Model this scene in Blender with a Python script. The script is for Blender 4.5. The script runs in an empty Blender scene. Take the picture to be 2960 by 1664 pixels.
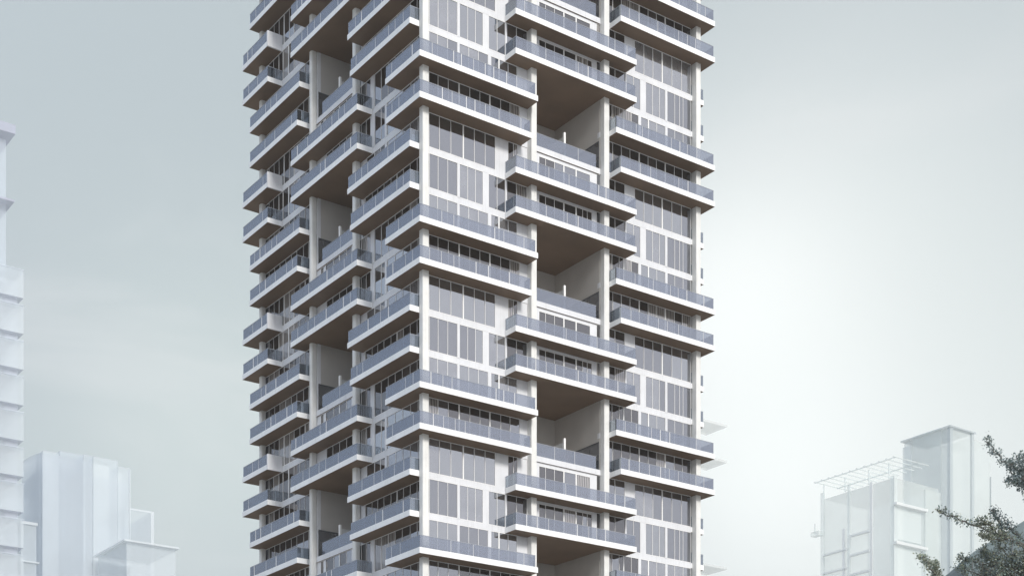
import bpy, bmesh, math, random
from mathutils import Vector, Matrix
random.seed(7)
scene = bpy.context.scene
COL = scene.collection

# ------------------------------------------------------------------ survey
F, CXP, HP = 4490.0, 1480.0, 2715.0          # focal length, centre column and horizon row, in photo pixels
EYE = 1.7
_n = math.hypot(6260, 4490)
EU = (6260/_n, 4490/_n)                      # along the right facade
EV = (-EU[1], EU[0])                         # along the left facade
THETA = math.atan2(EU[1], EU[0])
YC = F*3.2/119.7
XC = (1213-CXP)/F*YC
FLOOR = 3.2
SLAB = 0.46
def zb(n): return 68.32 + EYE - FLOOR*n      # underside of slab n (0=A, 1=B, 2=C, 3=D, then again)
N0, N1 = -8, 13

# ------------------------------------------------------------------ materials
def mat(name):
    m = bpy.data.materials.new(name); m.use_nodes = True
    nt = m.node_tree; nt.nodes.clear()
    out = nt.nodes.new('ShaderNodeOutputMaterial')
    return m, nt, out
def N(nt, t, **kw):
    n = nt.nodes.new(t)
    for k, v in kw.items():
        if k in n.inputs.keys(): n.inputs[k].default_value = v
        else: setattr(n, k, v)
    return n
def L(nt, a, ao, b, bi): nt.links.new(a.outputs[ao], b.inputs[bi])
def c4(c): return (c[0], c[1], c[2], 1)
def solid(name, col, rough=0.6, var=0.08, scale=0.6, streak=0.0, bump=0.0, metal=0.0, spec=0.4, fine=0.0):
    m, nt, out = mat(name)
    p = N(nt, 'ShaderNodeBsdfPrincipled'); p.inputs['Roughness'].default_value = rough
    p.inputs['Metallic'].default_value = metal
    p.inputs['Specular IOR Level'].default_value = spec
    tc = N(nt, 'ShaderNodeTexCoord')
    mp = N(nt, 'ShaderNodeMapping'); mp.inputs['Scale'].default_value = (1, 1, 1)
    L(nt, tc, 'Object', mp, 'Vector')
    no = N(nt, 'ShaderNodeTexNoise'); no.inputs['Scale'].default_value = scale; no.inputs['Detail'].default_value = 6
    L(nt, mp, 'Vector', no, 'Vector')
    ramp = N(nt, 'ShaderNodeMapRange'); ramp.inputs['From Min'].default_value = .3; ramp.inputs['From Max'].default_value = .7
    ramp.inputs['To Min'].default_value = 1-var; ramp.inputs['To Max'].default_value = 1+var*.5
    L(nt, no, 'Fac', ramp, 'Value')
    last = (ramp, 'Result')
    if streak > 0:                            # rain streaks: noise stretched along z
        mp2 = N(nt, 'ShaderNodeMapping'); mp2.inputs['Scale'].default_value = (5, 5, .25)
        L(nt, tc, 'Object', mp2, 'Vector')
        n2 = N(nt, 'ShaderNodeTexNoise'); n2.inputs['Scale'].default_value = 1.2; n2.inputs['Detail'].default_value = 4
        L(nt, mp2, 'Vector', n2, 'Vector')
        r2 = N(nt, 'ShaderNodeMapRange'); r2.inputs['From Min'].default_value = .5; r2.inputs['From Max'].default_value = .75
        r2.inputs['To Min'].default_value = 1; r2.inputs['To Max'].default_value = 1-streak
        L(nt, n2, 'Fac', r2, 'Value')
        mu = N(nt, 'ShaderNodeMath', operation='MULTIPLY')
        L(nt, last[0], last[1], mu, 0); L(nt, r2, 'Result', mu, 1); last = (mu, 'Value')
    mx = N(nt, 'ShaderNodeVectorMath', operation='SCALE'); mx.inputs[0].default_value = col[:3]
    L(nt, last[0], last[1], mx, 'Scale')
    L(nt, mx, 'Vector', p, 'Base Color')
    if bump > 0:
        b = N(nt, 'ShaderNodeBump'); b.inputs['Strength'].default_value = bump
        nb = N(nt, 'ShaderNodeTexNoise'); nb.inputs['Scale'].default_value = 14
        L(nt, tc, 'Object', nb, 'Vector'); L(nt, nb, 'Fac', b, 'Height'); L(nt, b, 'Normal', p, 'Normal')
    L(nt, p, 'BSDF', out, 'Surface')
    return m

def mirror_pane(name, base, gloss, tint, rough=0.02, wav=0.004):
    """coated window glass: dark room behind, partial mirror in front, faint waviness"""
    m, nt, out = mat(name)
    d = N(nt, 'ShaderNodeBsdfDiffuse'); 
    tc = N(nt, 'ShaderNodeTexCoord')
    no = N(nt, 'ShaderNodeTexNoise'); no.inputs['Scale'].default_value = .9; no.inputs['Detail'].default_value = 3
    L(nt, tc, 'Object', no, 'Vector')
    mr = N(nt, 'ShaderNodeMapRange'); mr.inputs['To Min'].default_value = .5; mr.inputs['To Max'].default_value = 1.5
    L(nt, no, 'Fac', mr, 'Value')
    sc = N(nt, 'ShaderNodeVectorMath', operation='SCALE'); sc.inputs[0].default_value = base
    L(nt, mr, 'Result', sc, 'Scale'); L(nt, sc, 'Vector', d, 'Color')
    g = N(nt, 'ShaderNodeBsdfGlossy'); g.inputs['Color'].default_value = c4(tint); g.inputs['Roughness'].default_value = rough
    nb = N(nt, 'ShaderNodeTexNoise'); nb.inputs['Scale'].default_value = .8; nb.inputs['Detail'].default_value = 1
    L(nt, tc, 'Object', nb, 'Vector')
    b = N(nt, 'ShaderNodeBump'); b.inputs['Strength'].default_value = 1.0; b.inputs['Distance'].default_value = wav
    L(nt, nb, 'Fac', b, 'Height'); L(nt, b, 'Normal', g, 'Normal')
    lw = N(nt, 'ShaderNodeLayerWeight'); lw.inputs['Blend'].default_value = .12
    ad = N(nt, 'ShaderNodeMapRange'); ad.inputs['To Min'].default_value = gloss; ad.inputs['To Max'].default_value = 1
    L(nt, lw, 'Fresnel', ad, 'Value')
    mix = N(nt, 'ShaderNodeMixShader'); L(nt, ad, 'Result', mix, 'Fac'); L(nt, d, 'BSDF', mix, 1); L(nt, g, 'BSDF', mix, 2)
    L(nt, mix, 'Shader', out, 'Surface')
    return m

def rail_glass(name, tint, clear, body, bodyfac):
    m, nt, out = mat(name)
    t = N(nt, 'ShaderNodeBsdfTransparent'); t.inputs['Color'].default_value = c4(clear)
    d = N(nt, 'ShaderNodeBsdfDiffuse'); d.inputs['Color'].default_value = c4(body)
    g = N(nt, 'ShaderNodeBsdfGlossy'); g.inputs['Color'].default_value = c4(tint); g.inputs['Roughness'].default_value = .03
    m1 = N(nt, 'ShaderNodeMixShader'); m1.inputs['Fac'].default_value = bodyfac
    L(nt, t, 'BSDF', m1, 1); L(nt, d, 'BSDF', m1, 2)
    lw = N(nt, 'ShaderNodeLayerWeight'); lw.inputs['Blend'].default_value = .15
    ad = N(nt, 'ShaderNodeMapRange'); ad.inputs['To Min'].default_value = .24; ad.inputs['To Max'].default_value = .95
    L(nt, lw, 'Fresnel', ad, 'Value')
    m2 = N(nt, 'ShaderNodeMixShader'); L(nt, ad, 'Result', m2, 'Fac'); L(nt, m1, 'Shader', m2, 1); L(nt, g, 'BSDF', m2, 2)
    L(nt, m2, 'Shader', out, 'Surface')
    return m

M = {}
M['white']  = solid('white_render', (.87, .875, .88), rough=.55, var=.06, scale=.5, streak=.10)
M['column'] = solid('column_render', (.78, .775, .75), rough=.6, var=.08, scale=1.0, streak=.10)
M['wall']   = solid('pale_render', (.72, .725, .75), rough=.6, var=.07, scale=.7, streak=.10)
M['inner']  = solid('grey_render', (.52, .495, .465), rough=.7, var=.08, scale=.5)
M['soffit'] = solid('brown_soffit', (.215, .145, .095), rough=.55, var=.16, scale=.35, spec=.3)
M['frame']  = solid('window_frame_paint', (.88, .87, .85), rough=.45, var=.03)
M['dark_metal'] = solid('dark_metal', (.10, .105, .11), rough=.4, var=.1)
M['rail_metal'] = solid('railing_metal', (.34, .36, .40), rough=.4, var=.1)
M['pane']   = mirror_pane('window_pane', (.026, .024, .023), .37, (.83, .85, .92))
M['pane_light'] = mirror_pane('window_pane_light', (.05, .05, .052), .44, (.86, .88, .93))
M['pane_grey'] = mirror_pane('window_pane_blind', (.15, .15, .155), .36, (.83, .85, .92))
M['pane_shaded'] = mirror_pane('window_pane_shaded', (.016, .014, .013), .21, (.85, .84, .88))  # darker, duller copy: the soffits' dark reflection under slabs, put into the glass
def curtain_pane(name):
    m = mirror_pane(name, (.3, .28, .26), .22, (.85, .85, .9))
    nt = m.node_tree
    wv = N(nt, 'ShaderNodeTexWave'); wv.inputs['Scale'].default_value = 2.6; wv.inputs['Distortion'].default_value = 3; wv.inputs['Detail'].default_value = 2
    wv.wave_type = 'BANDS'; wv.bands_direction = 'DIAGONAL'
    tc = N(nt, 'ShaderNodeTexCoord'); mp = N(nt, 'ShaderNodeMapping'); mp.inputs['Scale'].default_value = (1, 1, .04)
    L(nt, tc, 'Object', mp, 'Vector'); L(nt, mp, 'Vector', wv, 'Vector')
    mr = N(nt, 'ShaderNodeMapRange'); mr.inputs['To Min'].default_value = .3; mr.inputs['To Max'].default_value = 1.15
    L(nt, wv, 'Fac', mr, 'Value')
    for n in nt.nodes:
        if n.bl_idname == 'ShaderNodeVectorMath' and n.operation == 'SCALE':
            nt.links.new(mr.outputs['Result'], n.inputs['Scale'])
    return m
M['pane_curtain'] = curtain_pane('window_pane_curtained')
M['rail']   = rail_glass('railing_glass', (.74, .785, .88), (.76, .78, .82), (.115, .125, .165), .29)
M['rail_side'] = rail_glass('railing_glass_plain', (.80, .86, .95), (.66, .70, .72), (.12, .13, .15), .18)
M['screen'] = solid('frosted_screen', (.62, .62, .61), rough=.35, var=.05)
M['roofing'] = solid('roof_screed', (.45, .45, .44), rough=.85, var=.15)

# ------------------------------------------------------------------ mesh helper
class MB:
    def __init__(s): s.v, s.f, s.m, s.sm = [], [], [], []
    def face(s, pts, mi=0):
        b = len(s.v); s.v += [tuple(p) for p in pts]; s.f.append(tuple(range(b, b+len(pts)))); s.m.append(mi)
    def box(s, a0, a1, b0, b1, z0, z1, side=0, bottom=None, top=None):
        if bottom is None: bottom = side
        if top is None: top = side
        a0, a1 = min(a0, a1), max(a0, a1); b0, b1 = min(b0, b1), max(b0, b1); z0, z1 = min(z0, z1), max(z0, z1)
        i = len(s.v)
        s.v += [(a0,b0,z0),(a1,b0,z0),(a1,b1,z0),(a0,b1,z0),(a0,b0,z1),(a1,b0,z1),(a1,b1,z1),(a0,b1,z1)]
        for q, mi in (((0,3,2,1),bottom),((4,5,6,7),top),((0,1,5,4),side),((1,2,6,5),side),((2,3,7,6),side),((3,0,4,7),side)):
            s.f.append(tuple(i+k for k in q)); s.m.append(mi)
    def prism(s, poly, z0, z1, side=0, bottom=None, top=None):
        """closed polygon (counter-clockwise seen from above) pushed from z0 to z1"""
        if bottom is None: bottom = side
        if top is None: top = side
        k = len(poly); i = len(s.v)
        s.v += [(p[0], p[1], z0) for p in poly] + [(p[0], p[1], z1) for p in poly]
        s.f.append(tuple(i+j for j in reversed(range(k)))); s.m.append(bottom)
        s.f.append(tuple(i+k+j for j in range(k))); s.m.append(top)
        for j in range(k):
            q = (j+1) % k
            s.f.append((i+j, i+q, i+k+q, i+k+j)); s.m.append(side)
    def tube(s, pts, radii, seg=7, mi=0):
        rings = []
        up = Vector((0.3, .2, 1)).normalized()
        for j, p in enumerate(pts):
            a = Vector(pts[max(0, j-1)]); b = Vector(pts[min(len(pts)-1, j+1)])
            d = (b-a).normalized(); x = d.cross(up)
            if x.length < 1e-3: x = d.cross(Vector((1, 0, 0)))
            x.normalize(); y = d.cross(x)
            i = len(s.v)
            for k in range(seg):
                t = 2*math.pi*k/seg
                s.v.append(tuple(Vector(p) + (x*math.cos(t)+y*math.sin(t))*radii[j]))
            rings.append(i)
        for j in range(len(rings)-1):
            for k in range(seg):
                q = (k+1) % seg
                s.f.append((rings[j]+k, rings[j]+q, rings[j+1]+q, rings[j+1]+k)); s.m.append(mi)
    def build(s, name, mats, parent=None, loc=None, bevel=0, smooth=False):
        me = bpy.data.meshes.new(name)
        me.from_pydata(s.v, [], s.f)
        for m in mats: me.materials.append(m)
        me.polygons.foreach_set('material_index', s.m)
        if smooth: me.polygons.foreach_set('use_smooth', [True]*len(s.f))
        me.update()
        o = bpy.data.objects.new(name, me); COL.objects.link(o)
        if parent: o.parent = parent
        if loc: o.location = loc
        if bevel:
            b = o.modifiers.new('bevel', 'BEVEL'); b.width = bevel; b.segments = 1; b.limit_method = 'ANGLE'
        return o

def thing(name, label, cat, loc=(0, 0, 0), rotz=0.0, group=None):
    o = bpy.data.objects.new(name, None); COL.objects.link(o)
    o.empty_display_size = 1
    o.location = loc; o.rotation_euler = (0, 0, rotz)
    o['label'] = label; o['category'] = cat
    if group: o['group'] = group
    return o
def tag(o, label, cat, group=None):
    o['label'] = label; o['category'] = cat
    if group: o['group'] = group
    return o

# ------------------------------------------------------------------ the tower
tower = thing('apartment_tower', 'tall white apartment tower with staggered glass railed balconies and double height terraces',
              'tower', (XC, YC, 0), THETA)

WP = 1.5                                     # the glazed wall stands this far behind the balcony fronts
class Fac:
    """s runs along a facade, d goes into the building"""
    def __init__(s, right): s.right = right
    def box(s, mb, s0, s1, d0, d1, z0, z1, *a, **k):
        if s.right: mb.box(s0, s1, d0, d1, z0, z1, *a, **k)
        else: mb.box(d0, d1, s0, s1, z0, z1, *a, **k)
    def pt(s, a, d, z): return (a, d, z) if s.right else (d, a, z)
FR, FL = Fac(True), Fac(False)

def railing(parent, path, zt, h=.92, side_mask=None, joints=1.05, seed=0):
    """glass balustrade along a polyline of (u,v) corners, standing on a slab whose top is zt"""
    rnd = random.Random(seed)
    g, r = MB(), MB()
    T = .012
    for i in range(len(path)-1):
        (a0, b0), (a1, b1) = path[i], path[i+1]
        ln = math.hypot(a1-a0, b1-b0)
        if ln < .2: continue
        side = side_mask[i] if side_mask else 0
        k = max(1, round(ln/joints))
        cuts = [0.0]
        for j in range(1, k): cuts.append((j + rnd.uniform(-.18, .18))/k)
        cuts.append(1.0)
        du, dv = (a1-a0)/ln, (b1-b0)/ln
        for j in range(k):
            t0, t1 = cuts[j]*ln+.005, cuts[j+1]*ln-.005
            x0, y0, x1, y1 = a0+du*t0, b0+dv*t0, a0+du*t1, b0+dv*t1
            if abs(du) > abs(dv): g.box(x0, x1, y0-T/2, y0+T/2, zt-.02, zt+h, side)
            else: g.box(x0-T/2, x0+T/2, y0, y1, zt-.02, zt+h, side)
            if j and rnd.random() < .55:
                w = .022 if rnd.random() < .3 else .011
                xm, ym = a0+du*cuts[j]*ln, b0+dv*cuts[j]*ln
                r.box(xm-w, xm+w, ym-w, ym+w, zt, zt+h+.003, 1)
        if abs(du) > abs(dv): r.box(a0, a1, b0-.02, b0+.02, zt+h+.003, zt+h+.04)
        else: r.box(a0-.02, a0+.02, b0, b1, zt+h+.003, zt+h+.04)
    g.build('railing_glass', [M['rail'], M['rail_side']], parent)
    r.build('railing_frame', [M['rail_metal'], M['frame']], parent)

def balcony(poly, n, path, mask=None, seed=0, label=None, h=.92):
    mb = MB(); z = zb(n)
    mb.prism(poly, z, z+SLAB, 0, 1, 0)
    o = mb.build('balcony', [M['white'], M['soffit']], tower)
    if label: o['label'] = label
    railing(o, path, z+SLAB, h, mask, seed=seed)
    return o

E1 = 31.0; IN = .05
for n in range(N0, N1+1):
    t = n % 4; sd = n*31
    if t in (0, 1):
        ue, ve = (11.4, 5.16) if t == 0 else (10.75, 5.08)
        # corner balcony wrapping both facades
        balcony([(0, 0), (ue, 0), (ue, WP), (WP, WP), (WP, ve), (0, ve)], n,
                [(WP, ve-IN), (IN, ve-IN), (IN, IN), (ue-(.25 if t == 0 else .12), IN), (ue-(.25 if t == 0 else .12), .85)], (1, 0, 0, 1), sd+1)
        # right hand corner of the right facade
        us = 19.65 if t == 0 else 20.15
        balcony([(us, 0), (E1, 0), (E1, 5.1), (E1-WP, 5.1), (E1-WP, WP), (us, WP)], n,
                [(us+IN, WP), (us+IN, IN), (E1-.15, IN), (E1-.15, 5.05), (E1-WP, 5.05)], (1, 0, 0, 1), sd+2)
        # middle of the left facade
        balcony([(0, 9.65), (WP, 9.65), (WP, 21.37), (0, 21.37)], n,
                [(WP, 9.65+IN), (IN, 9.65+IN), (IN, 21.37-IN), (WP, 21.37-IN)], (1, 0, 1), sd+3)
        # far corner of the left facade
        o = balcony([(0, 25.84), (WP+.25, 25.84), (WP+.25, E1-WP), (5.1, E1-WP), (5.1, E1), (0, E1)], n,
                ([(IN, 25.95), (IN, E1-.1), (5.05, E1-.1), (5.05, E1-WP)] if t == 0 else
                 [(WP, 25.9), (IN, 25.9), (IN, E1-.1), (5.05, E1-.1), (5.05, E1-WP)]),
                ((0, 0, 1) if t == 0 else (1, 0, 0, 1)), sd+4)
        if t == 0:
            o['label'] = 'far corner balcony with a solid end parapet'
            mb = MB(); mb.box(-.004, WP+.254, 25.836, 25.98, zb(n)-.004, zb(n)+SLAB+.95)
            mb.build('parapet', [M['wall']], o)
    else:
        # middle of the right facade
        balcony([(9.15, 0), (21.9, 0), (21.9, WP), (9.15, WP)], n,
                [(9.15+IN, WP), (9.15+IN, IN), (21.9-(.08 if t == 2 else .12), IN), (21.9-.1, WP)], (1, 0, 1), sd+5)
        # left facade, next to the corner
        ve = 11.26 if t == 2 else 10.84
        balcony([(0, 1.46), (WP, 1.46), (WP, ve), (0, ve)], n,
                [(1.35, 1.46+IN), (IN, 1.46+IN), (IN, ve-.1), (WP, ve-.1)], (1, 0, 1), sd+6)
        # left facade, beyond the void
        vs = 19.72 if t == 2 else 20.14
        balcony([(0, vs), (WP, vs), (WP, 29.53), (0, 29.53)], n,
                [(WP, vs+IN), (IN, vs+IN), (IN, 29.48), (WP, 29.48)], (1, 0, 1), sd+7)
        # end facade round the right hand corner
        balcony([(E1-WP, 1.46), (E1, 1.46), (E1, 11), (E1-WP, 11)], n,
                [(E1-WP, 1.5), (E1-.06, 1.5), (E1-.06, 10.95), (E1-WP, 10.95)], (1, 0, 1), sd+8)

# ---- windows and walls
HEAD = .04
def window(fac, n, cells, thick=(), name='window', dark=0, d=WP, zlo=None, zhi=None, gap=0.0):
    """cells: mullion positions a0..ak of one window strip in storey n; thick: positions with a wide mullion"""
    z0 = (zb(n)+SLAB if zlo is None else zlo)+.004; z1 = (zb(n-1) if zhi is None else zhi)-.004-gap
    a, b = cells[0], cells[-1]
    rnd = random.Random(int(a*100)+n*977+(5 if fac.right else 0))
    fr, pn = MB(), MB()
    w = .016
    fac.box(fr, a, b, d-.03, d+.05, z1-HEAD, z1); fac.box(fr, a, b, d-.03, d+.05, z0, z0+HEAD)
    for i, c in enumerate(cells):
        ww = .055 if c in thick else w
        c0, c1 = c-ww, c+ww
        if i == 0: c0, c1 = a, a+w*1.4
        if i == len(cells)-1: c0, c1 = b-w*1.4, b
        fac.box(fr, c0, c1, d-.02, d+.046, z0+HEAD+.0, z1-HEAD)
    pool = [0, 0, 1, 1, 4, 4] if not dark else [2, 2, 2, 2, 2, 2, 2, 0, 0, 3]  # dark strips mostly take the pane with the soffit reflection coloured in
    first = rnd.choice(pool)
    for i in range(len(cells)-1):
        if rnd.random() < (.12 if not dark else .75): first = rnd.choice(pool)
        c0, c1 = cells[i]+.01, cells[i+1]-.01
        e = [rnd.uniform(-.004, .004) for _ in range(3)]      # panes never sit perfectly in one plane
        def P(s_, z_, back=0.0):
            off = e[0]*(s_-c0) + e[1]*(z_-z0)*.6
            return fac.pt(s_, d+.012+off+back, z_)
        q = [(c0, z0+.02), (c1, z0+.02), (c1, z1-.02), (c0, z1-.02)]
        fr_ = [P(*p_) for p_ in q]; bk = [P(p_[0], p_[1], .025) for p_ in q]
        if not fac.right: fr_, bk = fr_[::-1], bk[::-1]
        pn.face(fr_, first); pn.face(bk[::-1], first)
        for k in range(4):
            kk = (k+1) % 4
            pn.face([fr_[kk], fr_[k], bk[k], bk[kk]], first)
    o = fr.build(name, [M['frame']], tower)
    pn.build('pane', [M['pane'], M['pane_grey'], M['pane_shaded'], M['pane_curtain'], M['pane_light']], o)
    return o

walls_R, walls_L = 'R', 'L'
def band(fac, _, s0, s1, n, d0=WP-.02, d1=WP+.3):
    mb = MB(); fac.box(mb, s0, s1, d0, d1, zb(n), zb(n)+SLAB, 0, 1, 0); mb.build('floor_band', [M['wall'], M['soffit']], tower)
def pier(fac, _, s0, s1, n, d0=WP-.012, d1=WP+.3, z0=None, z1=None):
    mb = MB(); fac.box(mb, s0, s1, d0, d1, zb(n)+SLAB if z0 is None else z0, zb(n-1) if z1 is None else z1)
    mb.build('pier' if s1-s0 < .45 else 'wall_panel', [M['wall']], tower)

VR0, VR1 = 12.0, 19.05                        # the two storey terrace of the right facade
VL0, VL1 = 12.35, 19.12                       # and of the left one
DEEP = 7.8
for n in range(N0+1, N1+1):
    t = n % 4
    # ---------------- right facade
    # slab edges in the wall plane (they only show where no balcony covers them)
    if t in (2, 3):   band(FR, walls_R, 1.45, 9.13, n); band(FR, walls_R, 21.92, 29.5, n)
    elif t == 0:      band(FR, walls_R, 10.5, VR0, n); band(FR, walls_R, VR1, 19.63, n)
    else:             band(FR, walls_R, 10.5, VR0, n, WP-.05); band(FR, walls_R, VR1, 20.13, n)
    if t == 0:
        window(FR, n, [1.45, 1.81, 2.61, 3.56, 4.5])
        pier(FR, walls_R, 4.5, 4.68, n, WP-.05)
        window(FR, n, [4.68, 5.58, 6.52, 7.47]); pier(FR, walls_R, 7.47, 7.76, n, WP-.05)
        window(FR, n, [7.76, 8.55, 9.47, 10.36], (8.55,), 'balcony_door'); pier(FR, walls_R, 10.36, 11.4, n)
        window(FR, n, [19.66, 20.4, 21.2, 21.7, 22.55, 23.35], (21.7,), 'balcony_door', 1); pier(FR, walls_R, 23.35, 23.63, n, WP-.05)
        window(FR, n, [23.63, 24.5, 25.45, 26.45], (24.5,)); pier(FR, walls_R, 26.45, 26.68, n, WP-.05)
        window(FR, n, [26.68, 27.55, 28.53, 29.43])
    elif t == 1:
        window(FR, n, [1.45, 1.81, 2.66, 3.63, 4.66, 5.69, 6.67, 7.65, 8.72, 9.65, 10.63], (4.66, 7.65), 'balcony_door', 1)
        pier(FR, walls_R, 10.63, 11.4, n)
        window(FR, n, [19.66, 20.48, 21.44, 22.41, 23.45, 24.46, 25.43, 26.44, 27.51, 28.45, 29.43], (23.45, 26.44), 'balcony_door', 1)
    elif t == 2:
        window(FR, n, [1.45, 1.81, 2.79, 3.87, 5.06, 6.13, 7.18, 8.18], (5.06,))
        pier(FR, walls_R, 8.18, 9.45, n)
        window(FR, n, [9.45, 10.0, 10.4], (), 'balcony_door', 1); pier(FR, walls_R, 10.4, 12.6, n)
        window(FR, n, [12.6, 13.28, 14.21, 15.2, 16.5, 18.0], (15.2, 16.5), 'balcony_door', 1, gap=.28)
        pier(FR, walls_R, 18.0, 18.7, n); pier(FR, walls_R, 12.6, 18.0, n, z0=zb(n-1)-.28)
        window(FR, n, [18.7, 19.1], (), 'door', 1); pier(FR, walls_R, 19.1, 19.66, n)
        window(FR, n, [19.66, 20.73, 21.82], (), 'balcony_door', 1); pier(FR, walls_R, 21.82, 22.93, n)
        window(FR, n, [22.93, 23.98, 25.01, 26.09, 27.22, 28.36, 29.43], (26.09,))
    else:
        window(FR, n, [1.45, 1.85, 2.66, 3.57, 4.5]); pier(FR, walls_R, 4.5, 4.7, n, WP-.05)
        window(FR, n, [4.7, 5.48, 6.23, 6.97]); pier(FR, walls_R, 6.97, 7.52, n)
        window(FR, n, [7.52, 8.36, 9.18]); pier(FR, walls_R, 9.18, 9.32, n, WP-.06)
        window(FR, n, [9.32, 10.3, 11.38], (), 'balcony_door', 1); pier(FR, walls_R, 11.38, 12.6, n)
        window(FR, n, [12.6, 13.28, 14.21, 15.2, 16.5, 17.2, 17.7, 18.2], (15.2, 16.5), 'balcony_door', 1, gap=.2)
        pier(FR, walls_R, 12.6, 18.2, n, z0=zb(n-1)-.2)
        pier(FR, walls_R, 18.2, 18.7, n); window(FR, n, [18.7, 19.1], (), 'door', 1); pier(FR, walls_R, 19.1, 19.66, n)
        window(FR, n, [19.66, 20.73, 21.85], (), 'balcony_door', 1); pier(FR, walls_R, 21.85, 21.99, n, WP-.06)
        window(FR, n, [21.99, 22.8, 23.59]); pier(FR, walls_R, 23.59, 24.18, n)
        window(FR, n, [24.18, 24.97, 25.77, 26.44]); pier(FR, walls_R, 26.44, 26.66, n, WP-.05)
        window(FR, n, [26.66, 27.55, 28.12, 28.53, 29.43])
    # ---------------- left facade
    if t in (0, 1):   band(FL, walls_L, 5.18, 9.63, n); band(FL, walls_L, 21.39, 25.82, n)
    else:             band(FL, walls_L, 11.3, VL0, n); band(FL, walls_L, VL1, 19.70, n)
    if t == 0:
        window(FL, n, [1.55, 2.74, 3.79, 4.98, 6.08, 7.15, 8.26, 9.34], (), 'balcony_door', 1)
        pier(FL, walls_L, 9.34, 9.93, n, WP-.06)
        window(FL, n, [9.93, 10.7, 11.5, 12.3], (), 'balcony_door', 1); pier(FL, walls_L, 12.3, 13.1, n)
        window(FL, n, [13.1, 14.02, 15.23, 16.23, 17.66], (15.23,), 'balcony_door', 1)
        pier(FL, walls_L, 17.66, 18.02, n); window(FL, n, [18.02, 18.56], (), 'door', 1); pier(FL, walls_L, 18.56, 19.3, n)
        window(FL, n, [19.3, 20.7, 21.44, 22.43, 23.54, 24.45, 25.48, 26.47, 27.47, 28.5, 29.5], (21.44, 25.48), 'balcony_door', 1)
    elif t == 1:
        window(FL, n, [1.55, 2.6, 3.7, 4.9, 6.1, 7.35], (), 'balcony_door', 0)
        pier(FL, walls_L, 7.35, 7.62, n, WP-.06)
        window(FL, n, [7.62, 8.28, 9.34]); pier(FL, walls_L, 9.34, 9.93, n, WP-.06)
        window(FL, n, [9.93, 10.7, 11.5, 12.3], (), 'balcony_door', 1); pier(FL, walls_L, 12.3, 12.7, n)
        window(FL, n, [12.7, 14.0, 15.23, 16.4, 17.5], (), 'balcony_door', 1); pier(FL, walls_L, 17.5, 19.3, n)
        window(FL, n, [19.3, 20.4, 21.4, 22.43, 23.54, 24.6, 25.7, 26.52, 27.57, 28.5, 29.5], (24.6,), 'balcony_door', 1)
    elif t == 2:
        window(FL, n, [1.55, 2.6, 3.77, 4.9, 6.0, 7.15, 7.35], (), 'balcony_door', 0); 
        pier(FL, walls_L, 7.35, 7.62, n, WP-.06)
        window(FL, n, [7.62, 8.4, 9.34, 10.6], (), 'balcony_door', 0); pier(FL, walls_L, 10.6, VL0, n)
        pier(FL, walls_L, VL1, 19.3, n)
        window(FL, n, [19.3, 20.4, 21.44, 22.43, 23.54, 24.45, 25.48, 26.47, 27.47, 28.5, 29.5], (), 'balcony_door', 1)
    else:
        window(FL, n, [1.55, 2.74, 3.77, 4.79, 5.78, 6.73, 7.84, 8.84, 9.73, 10.86], (5.78,), 'balcony_door', 1)
        pier(FL, walls_L, 10.86, VL0, n)
        pier(FL, walls_L, VL1, 19.3, n)
        window(FL, n, [19.3, 20.8, 21.74, 23.03, 24.07, 25.17, 26.31, 27.36, 28.48, 29.5], (), 'balcony_door', 1)
# ---- the two storey terraces cut into the tower
for n in range(N0, N1+3):
    t = n % 4
    if t == 1 and n-2 >= N0:                  # right: floor on slab B, ceiling under slab D
        f, a0, a1, ext = FR, VR0, VR1, (VR0-.05, 19.05)
    elif t == 3 and n-2 >= N0:
        f, a0, a1, ext = FL, VL0, VL1, (VL0-.3, 19.15)
    else: continue
    zf, zt, zc = zb(n), zb(n)+SLAB, zb(n-2)
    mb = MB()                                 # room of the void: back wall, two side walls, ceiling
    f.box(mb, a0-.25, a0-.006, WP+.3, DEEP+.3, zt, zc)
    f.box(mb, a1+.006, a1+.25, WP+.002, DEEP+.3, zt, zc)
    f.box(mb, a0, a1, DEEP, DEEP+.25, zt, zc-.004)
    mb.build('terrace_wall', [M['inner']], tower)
    mb = MB(); f.box(mb, a0-.2, a1+.2, WP+.002, DEEP+.3, zc+.003, zc+.3, 0)
    mb.build('terrace_ceiling', [M['soffit']], tower)
    mb = MB(); f.box(mb, ext[0], ext[1], WP-.12, DEEP, zf, zt, 0, 1, 0)
    ter = mb.build('terrace', [M['wall'], M['soffit']], tower)
    e_ = 18.6 if f.right else 18.15
    path = [(a0+.02, WP-.06), (e_, WP-.06), (e_, 2.6)]
    if not f.right: path = [(b, a) for a, b in path]
    railing(ter, path, zt, 1.05, (0, 1), joints=2.6, seed=n)
    mb = MB(); f.box(mb, 15.25, 15.42, WP+.02, WP+.2, zt, zt+2.05)
    scr = mb.build('partition_post', [M['frame']], ter)
    mb = MB(); f.box(mb, 15.3, 15.35, WP+.2, 5.2, zt, zt+1.75)
    mb.build('partition_panel', [M['screen']], ter)
    # glazed door in the far side wall
    mb = MB(); z1 = zt+2.35
    f.box(mb, a1-.03, a1+.004, WP+.05, 5.3, zt, z1, 0)
    dr = mb.build('terrace_door', [M['pane_grey']], tower)
    mb = MB()
    for k in range(4):
        c = WP+.06+k*1.23
        f.box(mb, a1-.05, a1-.031, c, c+.05, zt, z1)
    f.box(mb, a1-.05, a1-.03, WP+.05, 5.3, z1, z1+.1)
    mb.build('door_frame', [M['dark_metal']], dr)

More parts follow.
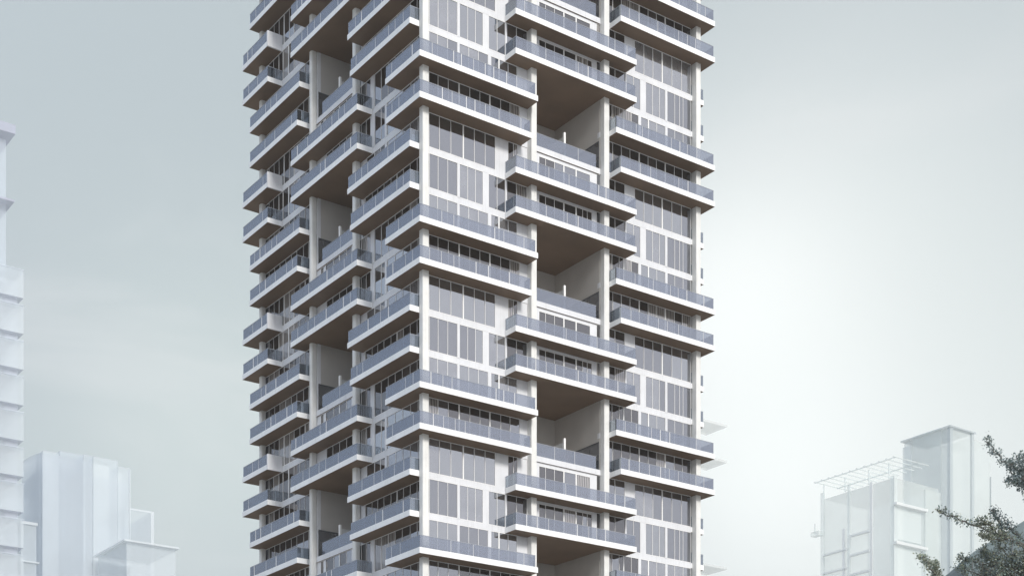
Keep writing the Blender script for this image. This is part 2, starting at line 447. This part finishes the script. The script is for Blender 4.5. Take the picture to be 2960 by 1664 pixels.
# ---- columns, full height
TOP = zb(N0)
for u0, u1, v0, v1 in ((.86, 1.43, .9, 1.44), (11.4, 11.95, .9, 1.85), (19.08, 19.64, .9, 1.47), (29.59, 30.13, .9, 1.8)):
    mb = MB(); mb.box(u0, u1, v0, v1, 0, TOP)
    mb.build('column', [M['column']], tower, bevel=.03)
for u0, u1, v0, v1 in ((.9, 1.45, 11.5, 12.1), (.9, 1.49, 19.17, 19.66), (.95, 1.49, 29.0, 29.55)):
    mb = MB()
    k = 12; cu, cv = (u0+u1)/2, (v0+v1)/2
    poly = [(cu+(u1-u0)/2*math.copysign(abs(math.cos(a))**.55, math.cos(a)), cv+(v1-v0)/2*math.copysign(abs(math.sin(a))**.55, math.sin(a)))
            for a in [2*math.pi*(j+.5)/24 for j in range(24)]]
    mb.prism(poly, 0, TOP)
    mb.build('column', [M['column']], tower)

# ---- the sides that face away, the lower storeys and the roof
mb = MB()
mb.box(29.2, 29.5, WP+.32, 29.2, zb(N1)-.4, TOP)
mb.box(WP+.32, 29.5, 29.2, 29.5, zb(N1)-.4, TOP)
for n in range(N0+1, N1+1):
    mb.box(29.5, 29.53, 12, 29.5, zb(n), zb(n)+SLAB); mb.box(6, 29.5, 29.5, 29.53, zb(n), zb(n)+SLAB)
mb.build('rear_wall', [M['wall']], tower)
mb = MB(); mb.box(1.5, 29.5, 1.5, 29.5, 0, zb(N1)-.01)
mb.build('lower_storeys', [M['wall']], tower)
mb = MB(); mb.box(1.2, 29.8, 1.2, 29.8, TOP+.5, TOP+1.2)
mb.build('roof', [M['roofing']], tower)

# ------------------------------------------------------------------ furniture on one of the far balconies
def tower_pt(u, v, z): return (XC+u*EU[0]+v*EV[0], YC+u*EU[1]+v*EV[1], z)
zt_ = zb(5)+SLAB
t = thing('patio_table', 'small dark patio table on the far corner balcony of the tower', 'table', tower_pt(.75, 26.75, zt_), THETA)
mb = MB(); mb.box(-.36, .36, -.36, .36, .70, .735); mb.build('tabletop', [M['dark_metal']], t, bevel=.01)
for sx in (-1, 1):
    for sy in (-1, 1):
        mb = MB(); mb.box(sx*.31-.02, sx*.31+.02, sy*.31-.02, sy*.31+.02, 0, .70); mb.build('leg', [M['dark_metal']], t)
t = thing('patio_chair', 'dark slim patio chair beside the small table on the far corner balcony', 'chair', tower_pt(.8, 27.5, zt_), THETA)
mb = MB(); mb.box(-.23, .23, -.22, .22, .43, .47); mb.build('seat', [M['dark_metal']], t, bevel=.01)
mb = MB(); mb.box(-.23, .23, .19, .22, .471, .88); mb.build('backrest', [M['dark_metal']], t, bevel=.01)
for sx in (-1, 1):
    for sy in (-1, 1):
        mb = MB(); mb.box(sx*.2-.017, sx*.2+.017, sy*.19-.017, sy*.19+.017, 0, .429); mb.build('leg', [M['dark_metal']], t)

# ------------------------------------------------------------------ pale neighbouring blocks
G = {}
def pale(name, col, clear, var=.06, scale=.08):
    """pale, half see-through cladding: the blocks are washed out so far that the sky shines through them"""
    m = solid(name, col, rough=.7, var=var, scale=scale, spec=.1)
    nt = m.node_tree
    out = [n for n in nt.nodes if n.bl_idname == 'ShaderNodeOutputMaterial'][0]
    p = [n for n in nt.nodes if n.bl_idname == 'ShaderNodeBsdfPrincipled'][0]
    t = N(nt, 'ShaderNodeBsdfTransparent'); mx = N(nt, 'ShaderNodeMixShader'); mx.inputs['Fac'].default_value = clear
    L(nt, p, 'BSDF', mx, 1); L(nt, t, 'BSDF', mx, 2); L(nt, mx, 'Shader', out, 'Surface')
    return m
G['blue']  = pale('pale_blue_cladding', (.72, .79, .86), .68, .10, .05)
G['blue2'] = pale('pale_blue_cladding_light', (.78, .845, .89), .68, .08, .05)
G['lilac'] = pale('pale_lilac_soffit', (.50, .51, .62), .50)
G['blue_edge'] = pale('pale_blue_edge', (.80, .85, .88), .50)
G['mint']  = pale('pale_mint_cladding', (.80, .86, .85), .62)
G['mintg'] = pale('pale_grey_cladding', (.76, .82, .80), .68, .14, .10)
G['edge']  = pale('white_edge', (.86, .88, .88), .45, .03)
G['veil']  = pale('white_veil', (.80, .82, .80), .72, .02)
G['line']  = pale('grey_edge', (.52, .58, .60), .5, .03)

class Block:
    def __init__(s, name, label, xpx, Y, cat='building', group=None, far=3.0):
        Y *= far; s.k = far; s.X = (xpx-CXP)/F*Y; s.Y = Y
        s.o = thing(name, label, cat, (s.X, Y, 0), THETA, group)
        s.o.scale = (far, far, far)
    def u(s, x, v=0):
        t = (x-CXP)/F
        v *= s.k; return (t*(s.Y+v*EV[1])-s.X-v*EV[0])/(EU[0]-t*EU[1])/s.k
    def v(s, x, u=0):
        t = (x-CXP)/F
        u *= s.k; return (t*(s.Y+u*EU[1])-s.X-u*EU[0])/(EV[0]-t*EV[1])/s.k
    def z(s, y, u=0, v=0): return (EYE + (HP-y)/F*(s.Y+s.k*(u*EU[1]+v*EV[1])))/s.k
    def part(s, name, mats, boxes, parent=None):
        mb = MB()
        for b in boxes: mb.box(*b)
        return mb.build(name, mats, parent or s.o)

# stepped tower at the left edge
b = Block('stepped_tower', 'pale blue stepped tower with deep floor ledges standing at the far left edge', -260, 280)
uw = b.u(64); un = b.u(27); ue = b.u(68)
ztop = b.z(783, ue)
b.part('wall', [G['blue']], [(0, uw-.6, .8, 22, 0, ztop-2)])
zs = [b.z(862+103*k, ue) for k in range(9)]
for k, z in enumerate(zs):
    top = ztop if k == 0 else zs[k-1]-1.5
    o = b.part('floor_ledge', [G['blue2'], G['lilac']], [(-.6, ue, 0, 22.6, z, top, 0, 1, 0)])
    b.part('ledge_lip', [G['blue']], [(-.7, ue+.1, -.1, 22.7, top, top+.25, 0, 1, 0)], o)
    b.part('soffit_box', [G['lilac']], [(b.u(20), b.u(52), 1.0, 6, z-1.1, z-.004)], o)
b.part('upper_wall', [G['blue']], [(0, un, 2, 20, ztop-2.1, b.z(392, un))])
b.part('roof_slab', [G['lilac']], [(-.6, b.u(45), 0, 22, b.z(388, b.u(45)), b.z(362, b.u(45)))])
b.part('middle_ledge', [G['lilac']], [(-.6, b.u(42), 0, 22, b.z(584, b.u(42)), b.z(578, b.u(42)))])

# panelled block
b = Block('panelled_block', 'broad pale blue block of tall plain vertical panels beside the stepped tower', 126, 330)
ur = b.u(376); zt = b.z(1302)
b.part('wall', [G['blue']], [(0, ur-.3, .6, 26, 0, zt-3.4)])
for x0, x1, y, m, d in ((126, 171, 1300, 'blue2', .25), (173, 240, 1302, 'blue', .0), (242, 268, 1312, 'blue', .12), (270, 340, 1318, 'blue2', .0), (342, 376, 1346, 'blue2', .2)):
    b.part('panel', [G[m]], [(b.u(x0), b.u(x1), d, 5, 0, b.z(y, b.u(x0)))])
b.part('corner_fin', [G['blue_edge']], [(b.u(374), b.u(376.5), -.12, .5, 0, b.z(1356, b.u(374)))])
v1 = b.v(66)
mb = MB()
poly = []
zl, zr = b.z(1336, 0, v1), b.z(1308)
pr = [(v1, zl)]+[(v1*(1-k/6), zl+(zr-zl)*(k/6)**2.2) for k in range(1, 7)]
for (va, za), (vb, zb_) in zip(pr[:-1], pr[1:]):
    i = len(mb.v)
    mb.v += [(-.3, va, 0), (-.3, vb, 0), (-.3, vb, zb_), (-.3, va, za), (9, va, 0), (9, vb, 0), (9, vb, zb_), (9, va, za)]
    for q in ((0, 1, 2, 3), (7, 6, 5, 4), (3, 2, 6, 7), (0, 3, 7, 4), (1, 5, 6, 2)): mb.f.append(tuple(i+k for k in q)); mb.m.append(0)
mb.build('curved_wing', [G['blue']], b.o)

b = Block('low_annex', 'small pale annex with two thin ledges between the stepped tower and panelled block', 60, 300)
ur = b.u(105)
b.part('wall', [G['blue2']], [(0, ur, 0, 10, 0, b.z(1512, ur))])
b.part('roof_ledge', [G['blue_edge']], [(-.3, ur+.2, -.3, 10.2, b.z(1519, ur), b.z(1511, ur))])
b.part('middle_ledge', [G['blue_edge']], [(-.3, b.u(112), -.4, 10.2, b.z(1628, ur), b.z(1624, ur))])

b = Block('step_block', 'pale block rising behind the flat roofed hall on the left', 362, 345)
ur = b.u(444)
b.part('wall', [G['blue2']], [(0, ur, 0, 18, 0, b.z(1480, ur))])
b.part('parapet', [G['blue_edge']], [(ur-.7, ur+.05, -.1, 18.1, 0, b.z(1481, ur)), (0, ur+.04, -.08, .3, b.z(1484, ur), b.z(1478.5, ur))])
b = Block('flat_roofed_hall', 'low pale hall with a thin overhanging white roof, lowest on the left', 366, 322)
ur = b.u(507)
b.part('wall', [G['blue2']], [(0, ur, 0, 16, 0, b.z(1587, ur))])
b.part('roof_slab', [G['blue_edge']], [(-.8, b.u(514), -.8, 16.8, b.z(1587, ur), b.z(1582, ur))])

# right hand group
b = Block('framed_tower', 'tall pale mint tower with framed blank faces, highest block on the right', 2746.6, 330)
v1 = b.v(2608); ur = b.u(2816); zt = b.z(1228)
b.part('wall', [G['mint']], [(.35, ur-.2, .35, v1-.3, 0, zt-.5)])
b.part('roof_slab', [G['line']], [(-.25, ur+.3, -.25, v1+.3, zt-.3, zt)])
b.part('corner_pier', [G['line']], [(0, .9, 0, .8, 0, zt-.31)])
b.part('edge_pier', [G['line']], [(ur-.8, ur, 0, .6, 0, zt-.31)])
b.part('face_panel', [G['mintg']], [(.05, .34, b.v(2719), b.v(2635), 0, b.z(1255, 0, b.v(2660)))])
b.part('face_panel', [G['mint']], [(.02, .34, b.v(2634), b.v(2609), 0, b.z(1290, 0, b.v(2620)))])
b.part('side_wing', [G['mintg']], [(ur-.2, b.u(2879), 1.5, 9, 0, zt-.9)])
b.part('drain_pipe', [G['line']], [(b.u(2877.5), b.u(2879), 1.2, 1.5, 0, zt-8)])

b = Block('balconied_block', 'pale grey block under a slatted roof in front of the framed tower', 2585, 262)
v1 = b.v(2376); ur = b.u(2719); zt = b.z(1372)
vm = b.v(2452.5); vp = b.v(2517)
b.part('wall', [G['mintg']], [(.3, ur-.2, .3, v1, 0, zt-.3)])
b.part('corner_pier', [G['mint']], [(0, .8, 0, .9, 0, zt)])
b.part('face_pier', [G['edge']], [(0, .3, vp-.25, vp+.25, 0, b.z(1392, 0, vp))])
b.part('face_pier', [G['mint']], [(0, .3, vm-.25, vm+.3, 0, b.z(1400, 0, vm))])
b.part('end_pier', [G['mint']], [(-.05, .5, v1-.2, v1+.3, 0, b.z(1424, 0, v1))])
b.part('shaft', [G['edge']], [(.05, .3, b.v(2440), b.v(2434), 0, b.z(1527, 0, b.v(2437)))])
for k in range(4):
    y = 1529+57*k
    z = b.z(y, 0, vp)
    b.part('floor_ledge', [G['edge']], [(-.12, .3, vp+.3, vm-.3, z-.35, z)])
for k in range(4):
    y = 1582+54*k
    z = b.z(y, 0, vm)
    b.part('floor_ledge', [G['edge']], [(-.1, .3, vm+.35, v1-.25, z-.3, z)])
for k in range(3):
    z = b.z(1451+112.5*k)
    o = b.part('balcony', [G['edge']], [(-.1, b.u(2675), -.6, .3, z-.45, z)])
    b.part('balcony_screen', [G['mint']], [(.85, b.u(2664), .1, .3, z-6.0, z-.46)], o)
b.part('recess', [G['mintg']], [(b.u(2675), ur, -.02, .3, 0, zt-1.0)])
vt = b.v(2352, -1.8); PH = 1.5
sl = []
for k in range(12):
    v = -1.5 + k*(vt-.3+1.5)/11
    sl.append((-1.8, ur*.6, v, v+.3, zt+.9+PH, zt+1.05+PH))
sl += [(-1.7, -1.5, -1.7, vt-.1, zt+.75+PH, zt+.899+PH), (4, 4.2, -1.7, vt-.1, zt+.75+PH, zt+.899+PH)]
b.part('slatted_roof', [G['mint']], sl)
for v in (1, v1*.33, v1*.66, v1-.6): b.part('roof_post', [G['mint']], [(-.15, .1, v, v+.2, zt-.3, zt+.75+PH)])
b.part('wall_bracket', [G['mintg']], [(-1.2, 0, v1-.3, v1+1.6, b.z(1548, 0, v1), b.z(1536, 0, v1)), (-.3, -.1, v1+1.4, v1+1.6, b.z(1536, 0, v1), b.z(1508, 0, v1))])

# pale slab tower hidden behind the main one: only its edge and ledges look out
b = Block('ledged_tower', 'faint white tower whose thin ledges peep out behind the right edge of the main tower', 1900, 205)
ub = b.u(2052); ut = b.u(2102)
b.part('wall', [G['veil']], [(0, ub, 3.0, 25, 0, b.z(1190, ub))])
for y in (1234, 1337, 1645):
    z = b.z(y, ut)
    b.part('ledge', [G['veil'], G['veil']], [(0, ut, 0, 4.2, z, z+.3, 0, 1, 0)])

# dark building behind the tree
b = Block('slate_hall', 'dark slate hall with a rounded sloping roof behind the tree at bottom right', 2792, 88, far=1.0)
mb = MB()
def zz(y): return EYE+(HP-y)/F*88
def xx(x): return (x-2792)/F*88
prof = [(0, 0), (0, zz(1640)), (xx(2793), zz(1624)), (xx(2798), zz(1611)), (xx(2806), zz(1601)), (xx(2818), zz(1591)), (xx(2960), zz(1504)), (xx(3040), zz(1456)), (xx(3090), zz(1440)), (xx(3300), zz(1440)), (xx(3300), 0)]
k = len(prof); mb.v = [(x, 0, z) for x, z in prof] + [(x, 18, z) for x, z in prof]
mb.f = [tuple(range(k)), tuple(reversed(range(k, 2*k)))] + [((j+1) % k, j, k+j, k+(j+1) % k) for j in range(k)]; mb.m = [0]*len(mb.f)
G['slate'] = solid('slate_cladding', (.13, .175, .19), rough=.5, var=.12, scale=.2, streak=.1)
b.o.rotation_euler = (0, 0, 0)
mb.build('wall', [G['slate']], b.o)
mb = MB()
for j in range(9): mb.box(xx(2800)+j*.75+.2, xx(2800)+j*.75+.24, -.03, -.001, 0, zz(1600)+j*.42-.2)
mb.build('cladding_seam', [M['dark_metal']], b.o)

# ------------------------------------------------------------------ the tree
TY = 38.0
def tp(x, y, dy=0.0):
    Y = TY+dy
    return Vector(((x-CXP)/F*Y, Y, EYE+(HP-y)/F*Y))
def leaf_mat(name, c):
    m, nt, out = mat(name)
    d = N(nt, 'ShaderNodeBsdfPrincipled'); d.inputs['Roughness'].default_value = .55
    oi = N(nt, 'ShaderNodeTexCoord'); no = N(nt, 'ShaderNodeTexNoise'); no.inputs['Scale'].default_value = 2.2
    L(nt, oi, 'Object', no, 'Vector')
    mr = N(nt, 'ShaderNodeMapRange'); mr.inputs['From Min'].default_value = .3; mr.inputs['From Max'].default_value = .7
    mr.inputs['To Min'].default_value = .55; mr.inputs['To Max'].default_value = 1.5
    L(nt, no, 'Fac', mr, 'Value')
    s = N(nt, 'ShaderNodeVectorMath', operation='SCALE'); s.inputs[0].default_value = c
    L(nt, mr, 'Result', s, 'Scale'); L(nt, s, 'Vector', d, 'Base Color')
    t = N(nt, 'ShaderNodeBsdfTranslucent'); L(nt, s, 'Vector', t, 'Color')
    mx = N(nt, 'ShaderNodeMixShader'); mx.inputs['Fac'].default_value = .3
    L(nt, d, 'BSDF', mx, 1); L(nt, t, 'BSDF', mx, 2); L(nt, mx, 'Shader', out, 'Surface')
    return m
M['leaf'] = leaf_mat('leaf_green', (.15, .195, .17))
M['leaf2'] = leaf_mat('leaf_grey', (.25, .30, .31))
M['leaf3'] = leaf_mat('leaf_olive', (.29, .31, .23))
M['bark'] = solid('bark', (.15, .14, .125), rough=.9, var=.4, scale=3, bump=.6)
base = tp(3085, 2715)
tree = thing('broadleaf_tree', 'broadleaf tree with thin twigs and small grey green leaves at bottom right', 'tree', (base.x, TY, 0))
off = Vector((base.x, TY, 0))
rt = random.Random(3)
wood, lv = MB(), MB()
def leafcard(p, size, mi):
    a = Vector((rt.gauss(0, 1), rt.gauss(0, 1), rt.gauss(0, .8))).normalized()
    b_ = a.cross(Vector((rt.gauss(0, 1), rt.gauss(0, 1), rt.gauss(0, 1)))).normalized()
    c_ = a.cross(b_)
    w = size*.30
    q = [p-a*size*.5, p-a*size*.08+b_*w+c_*size*.05, p+a*size*.5, p-a*size*.08-b_*w+c_*size*.05]
    lv.face(q[:3], mi); lv.face([q[0], q[2], q[3]], mi)
def limb(pts, r0, r1):
    k = len(pts); wood.tube([tuple(p-off) for p in pts], [r0+(r1-r0)*j/(k-1) for j in range(k)])
def spray(path, depth, density, spread, mi_pool, r0=.026, size=.064):
    """a twiggy branch: path in photo columns/rows, given real depth and thickness"""
    pts = []
    for j in range(len(path)):
        pts.append(tp(path[j][0], path[j][1], depth+rt.uniform(-.35, .35)))
    fine = []
    for a, b_ in zip(pts[:-1], pts[1:]):
        for k in range(4): fine.append(a.lerp(b_, k/4)+Vector((rt.gauss(0, .015), rt.gauss(0, .03), rt.gauss(0, .015))))
    fine.append(pts[-1])
    limb(fine, r0, .006)
    for j, p in enumerate(fine):
        taper = 1.0-.45*j/len(fine)
        for q in range(max(1, int(density*.5))):
            d = Vector((rt.gauss(0, 1), rt.gauss(0, 1), rt.gauss(.25, .8)))
            d = d.normalized()*spread*taper*rt.uniform(.35, 1.15)
            e = p+d; mid = p+d*.5+Vector((rt.gauss(0, .03), 0, rt.gauss(.02, .03)))
            limb([p, mid, e], .008, .003)
            for k in range(rt.randint(8, 15)):
                c = p.lerp(e, rt.uniform(.35, 1.05))+Vector((rt.gauss(0, .045), rt.gauss(0, .06), rt.gauss(0, .045)))
                leafcard(c-off, size*rt.uniform(.6, 1.25), rt.choice(mi_pool))
# trunk and main limbs
trunk_pts = [Vector((base.x, TY, 0)), tp(3082, 2400, .1), tp(3090, 2100, .2), tp(3075, 1850, 0), tp(3085, 1650, .2), tp(3060, 1480, .1), tp(3050, 1380, 0), tp(3040, 1300, 0)]
tw = MB(); tw.tube([tuple(p-off) for p in trunk_pts], [.24, .2, .18, .165, .14, .11, .08, .04], 10)
tw.build('trunk', [M['bark']], tree, smooth=True)
limb([tp(3075, 1850), tp(3000, 1760, .3), tp(2930, 1690, .2), tp(2880, 1640, .4)], .09, .03)
limb([tp(3085, 1650, .2), tp(3010, 1600, -.2), tp(2950, 1570, 0), tp(2890, 1545, .2)], .07, .022)
limb([tp(3060, 1480, .1), tp(3000, 1440, .3), tp(2960, 1410, .4)], .05, .02)
cool, mix3, warm = [0, 1, 1], [0, 1, 2], [0, 2, 2]
spray([(2970, 1410), (2935, 1375), (2905, 1340), (2875, 1305), (2852, 1270)], .3, 6, .22, cool)
spray([(2985, 1390), (2955, 1360), (2940, 1325)], .6, 9, .34, cool)
spray([(3000, 1360), (2975, 1330), (2955, 1312)], -.2, 8, .3, cool)
spray([(2990, 1430), (2950, 1400), (2915, 1390)], .1, 9, .28, cool)
spray([(2890, 1545), (2850, 1530), (2810, 1515), (2775, 1500), (2740, 1488), (2715, 1478)], .2, 5, .22, mix3)
spray([(2895, 1548), (2870, 1530), (2850, 1512), (2835, 1500)], .0, 6, .22, warm)
spray([(2905, 1550), (2895, 1520), (2880, 1495), (2868, 1475)], .4, 6, .22, cool)
spray([(2920, 1560), (2870, 1560), (2835, 1545)], -.2, 8, .24, warm)
spray([(2960, 1565), (2920, 1530), (2905, 1505)], .3, 6, .24, cool)
spray([(2880, 1640), (2830, 1625), (2795, 1618), (2775, 1612)], .2, 7, .24, mix3)
spray([(2880, 1640), (2850, 1605), (2835, 1590)], .3, 8, .26, mix3)
spray([(2950, 1640), (2910, 1600), (2890, 1580)], .1, 7, .3, mix3)
spray([(2990, 1620), (2960, 1590), (2930, 1560)], -.2, 7, .3, mix3)
spray([(2900, 1700), (2860, 1670), (2800, 1650), (2770, 1640)], .2, 8, .28, mix3)
spray([(2960, 1720), (2930, 1680), (2890, 1650)], -.1, 9, .34, mix3)
spray([(3000, 1700), (2975, 1660), (2950, 1630)], .2, 9, .34, mix3)
limb([tp(2930, 1690, .2), tp(2840, 1720, .3), tp(2740, 1700, .2), tp(2710, 1670, 0)], .03, .015)
spray([(2740, 1705), (2710, 1670), (2690, 1640), (2672, 1620), (2660, 1608)], .0, 6, .18, warm)
spray([(2730, 1700), (2715, 1670), (2705, 1645), (2700, 1630)], .2, 6, .18, warm)
spray([(3010, 1440), (2985, 1395), (2965, 1350)], .5, 12, .36, cool)
spray([(3005, 1400), (2980, 1380), (2950, 1385)], -.3, 12, .34, cool)
for q in range(9):
    x0, y0 = rt.uniform(2830, 2960), rt.uniform(1600, 1680)
    spray([(x0+70, y0+60), (x0+35, y0+25), (x0, y0)], rt.uniform(-.5, .8), 11, .36, mix3)
for q in range(4):
    x0, y0 = rt.uniform(2915, 2965), rt.uniform(1310, 1420)
    spray([(x0+60, y0+40), (x0+30, y0+15), (x0, y0)], rt.uniform(-.4, .6), 10, .30, cool)
spray([(3010, 1690), (2960, 1650), (2920, 1640), (2890, 1655)], .5, 12, .38, mix3)
spray([(3020, 1640), (2985, 1600), (2955, 1590)], .3, 12, .36, mix3)
spray([(2960, 1720), (2900, 1690), (2850, 1660)], .4, 12, .36, cool)
# the rest of the crown, outside the frame to the right
for k in range(46):
    x = rt.uniform(2990, 3400); y = rt.uniform(1180, 1950)
    if (x-3170)**2/230**2+(y-1560)**2/400**2 > 1: continue
    spray([(3075+(x-3075)*.4, min(1900, y+110)), (x-10, y+40), (x, y)], rt.uniform(-2.0, 2.0), 7, .45, mix3)
wood.build('branch', [M['bark']], tree)
lv.build('crown', [M['leaf'], M['leaf2'], M['leaf3']], tree)

# ------------------------------------------------------------------ ground
gm = solid('paving', (.25, .24, .225), rough=.85, var=.15, scale=.05)
mb = MB(); S = 2400
mb.face([(-S, -S, 0), (S, -S, 0), (S, S, 0), (-S, S, 0)])
g = mb.build('ground', [gm]); g['kind'] = 'structure'

# ------------------------------------------------------------------ the air
HZ = 0.00018
hm = bpy.data.materials.new('haze'); hm.use_nodes = True
hn = hm.node_tree; hn.nodes.clear()
ho = hn.nodes.new('ShaderNodeOutputMaterial'); pv = hn.nodes.new('ShaderNodeVolumePrincipled')
pv.inputs['Color'].default_value = (.98, .985, .985, 1); pv.inputs['Density'].default_value = HZ; pv.inputs['Anisotropy'].default_value = .2
hn.links.new(pv.outputs['Volume'], ho.inputs['Volume'])
mb = MB(); mb.box(-2500, 2500, -2500, 2500, -1, 455)
hz = mb.build('haze', [hm]); hz['kind'] = 'stuff'

# ------------------------------------------------------------------ sky, sun
SUN_EL = math.radians(31)
sd = Vector((-.99*EV[0]-.06*EU[0], -.99*EV[1]-.06*EU[1], 0)).normalized()   # mostly square on to the right facade
sdir = Vector((sd.x*math.cos(SUN_EL), sd.y*math.cos(SUN_EL), math.sin(SUN_EL)))
sun = bpy.data.lights.new('sun', 'SUN'); sun.energy = 2.75; sun.angle = math.radians(14); sun.color = (1.0, .965, .91)
so = bpy.data.objects.new('sun', sun); COL.objects.link(so)
so.rotation_euler = sdir.to_track_quat('Z', 'Y').to_euler(); so.location = (0, 0, 200)

w = bpy.data.worlds.new('World'); scene.world = w; w.use_nodes = True
nt = w.node_tree; nt.nodes.clear()
out = nt.nodes.new('ShaderNodeOutputWorld')
bg = N(nt, 'ShaderNodeBackground'); bg.inputs['Strength'].default_value = .1
sky = N(nt, 'ShaderNodeTexSky'); sky.sky_type = 'NISHITA'; sky.sun_disc = False
sky.sun_elevation = SUN_EL; sky.sun_rotation = math.atan2(sd.x, sd.y); sky.dust_density = 3; sky.air_density = 1.2
tc = N(nt, 'ShaderNodeTexCoord')
nrm = N(nt, 'ShaderNodeVectorMath', operation='NORMALIZE'); L(nt, tc, 'Generated', nrm, 0)
def lobe(d, sigma):
    """0..1, a soft bright part of the sky about sigma degrees across"""
    d = Vector(d).normalized()
    dp = N(nt, 'ShaderNodeVectorMath', operation='DOT_PRODUCT'); dp.inputs[1].default_value = d
    L(nt, nrm, 'Vector', dp, 0)
    k = 1/(1-math.cos(math.radians(sigma)))
    ma = N(nt, 'ShaderNodeMath', operation='MULTIPLY_ADD'); ma.inputs[1].default_value = k; ma.inputs[2].default_value = -k
    L(nt, dp, 'Value', ma, 0)
    ex = N(nt, 'ShaderNodeMath', operation='EXPONENT'); L(nt, ma, 'Value', ex, 0)
    return ex
def dirpx(x, y): return ((x-CXP)/F, 1.0, (HP-y)/F)
def mixc(fac, fs, a, as_, col, amount=1.0):
    m = N(nt, 'ShaderNodeMix', data_type='RGBA')
    if amount != 1.0:
        mu = N(nt, 'ShaderNodeMath', operation='MULTIPLY'); mu.inputs[1].default_value = amount
        L(nt, fac, fs, mu, 0); fac, fs = mu, 'Value'
    nt.links.new(fac.outputs[fs], m.inputs[0])
    if isinstance(a, tuple): m.inputs[6].default_value = c4(a)
    else: nt.links.new(a.outputs[as_], m.inputs[6])
    if isinstance(col, tuple): m.inputs[7].default_value = c4(col)
    else: nt.links.new(col[0].outputs[col[1]], m.inputs[7])
    return m
BASE = (.42, .485, .50)
# drifting cloud texture
mp = N(nt, 'ShaderNodeMapping'); mp.inputs['Scale'].default_value = (2.2, 2.2, 3.0); mp.inputs['Rotation'].default_value = (.2, .5, .3)
L(nt, nrm, 'Vector', mp, 'Vector')
n1 = N(nt, 'ShaderNodeTexNoise'); n1.inputs['Scale'].default_value = 1.6; n1.inputs['Detail'].default_value = 4; n1.inputs['Roughness'].default_value = .45
n1.inputs['Distortion'].default_value = .6
L(nt, mp, 'Vector', n1, 'Vector')
cl = N(nt, 'ShaderNodeMapRange', interpolation_type='SMOOTHSTEP'); cl.inputs['From Min'].default_value = .42; cl.inputs['From Max'].default_value = .66
L(nt, n1, 'Fac', cl, 'Value')
c = mixc(cl, 'Result', BASE, 0, (.44, .485, .515), .5)
# thin bright cloud towards the right, brightest just right of the tower
c = mixc(lobe(dirpx(2600, 1500), 11), 'Value', c, 2, (.84, .89, .865), .9)
c = mixc(lobe(dirpx(2400, 850), 7.5), 'Value', c, 2, (.76, .81, .79), .8)
c = mixc(lobe(dirpx(2130, 900), 4.2), 'Value', c, 2, (1.0, 1.03, 1.0), .9)
c = mixc(lobe(dirpx(2250, 1350), 4.5), 'Value', c, 2, (1.0, 1.04, 1.01), .85)
c = mixc(lobe(dirpx(620, 1250), 6), 'Value', c, 2, (.60, .68, .655), .8)
# faint diagonal streaks of high cloud
mp2 = N(nt, 'ShaderNodeMapping'); mp2.inputs['Rotation'].default_value = (0, math.radians(42), 0); mp2.inputs['Scale'].default_value = (3.0, 3.0, 11); mp2.inputs['Location'].default_value = (.7, .2, 1.3)
L(nt, nrm, 'Vector', mp2, 'Vector')
n2 = N(nt, 'ShaderNodeTexNoise'); n2.inputs['Scale'].default_value = 1.1; n2.inputs['Detail'].default_value = 5; n2.inputs['Distortion'].default_value = .8
L(nt, mp2, 'Vector', n2, 'Vector')
st = N(nt, 'ShaderNodeMapRange', interpolation_type='SMOOTHSTEP'); st.inputs['From Min'].default_value = .48; st.inputs['From Max'].default_value = .72
L(nt, n2, 'Fac', st, 'Value')
c = mixc(st, 'Result', c, 2, (.80, .81, .80), .30)
# unseen sky beside and behind the viewer, brightened to light facades and glass
c = mixc(lobe((-.15, -1, .55), 65), 'Value', c, 2, (.95, 1.0, 1.08), .9)
c = mixc(lobe((1, -.35, .36), 30), 'Value', c, 2, (.98, .99, 1.06), .9)
c = mixc(lobe((-1, -.15, .45), 38), 'Value', c, 2, (.70, .85, 1.12), .95)
sc10 = N(nt, 'ShaderNodeVectorMath', operation='SCALE'); sc10.inputs['Scale'].default_value = 10
nt.links.new(c.outputs[2], sc10.inputs[0])
fin = N(nt, 'ShaderNodeMix', data_type='RGBA'); fin.inputs[0].default_value = .06
nt.links.new(sc10.outputs['Vector'], fin.inputs[6]); nt.links.new(sky.outputs['Color'], fin.inputs[7])
nt.links.new(fin.outputs[2], bg.inputs['Color']); L(nt, bg, 'Background', out, 'Surface')

# ------------------------------------------------------------------ camera
cd = bpy.data.cameras.new('camera'); cam = bpy.data.objects.new('camera', cd); COL.objects.link(cam)
cam.location = (0, 0, EYE); cam.rotation_euler = (math.pi/2, 0, 0)
cd.sensor_width = 36; cd.lens = F/2960*36; cd.shift_y = (HP-832)/2960; cd.clip_end = 9000
scene.camera = cam
vs = scene.view_settings
vs.view_transform = 'Standard'; vs.look = 'None'; vs.exposure = 0.15; vs.gamma = 1
scene.cycles.max_bounces = 8; scene.cycles.volume_bounces = 3; scene.cycles.transparent_max_bounces = 16
scene.cycles.use_denoising = True
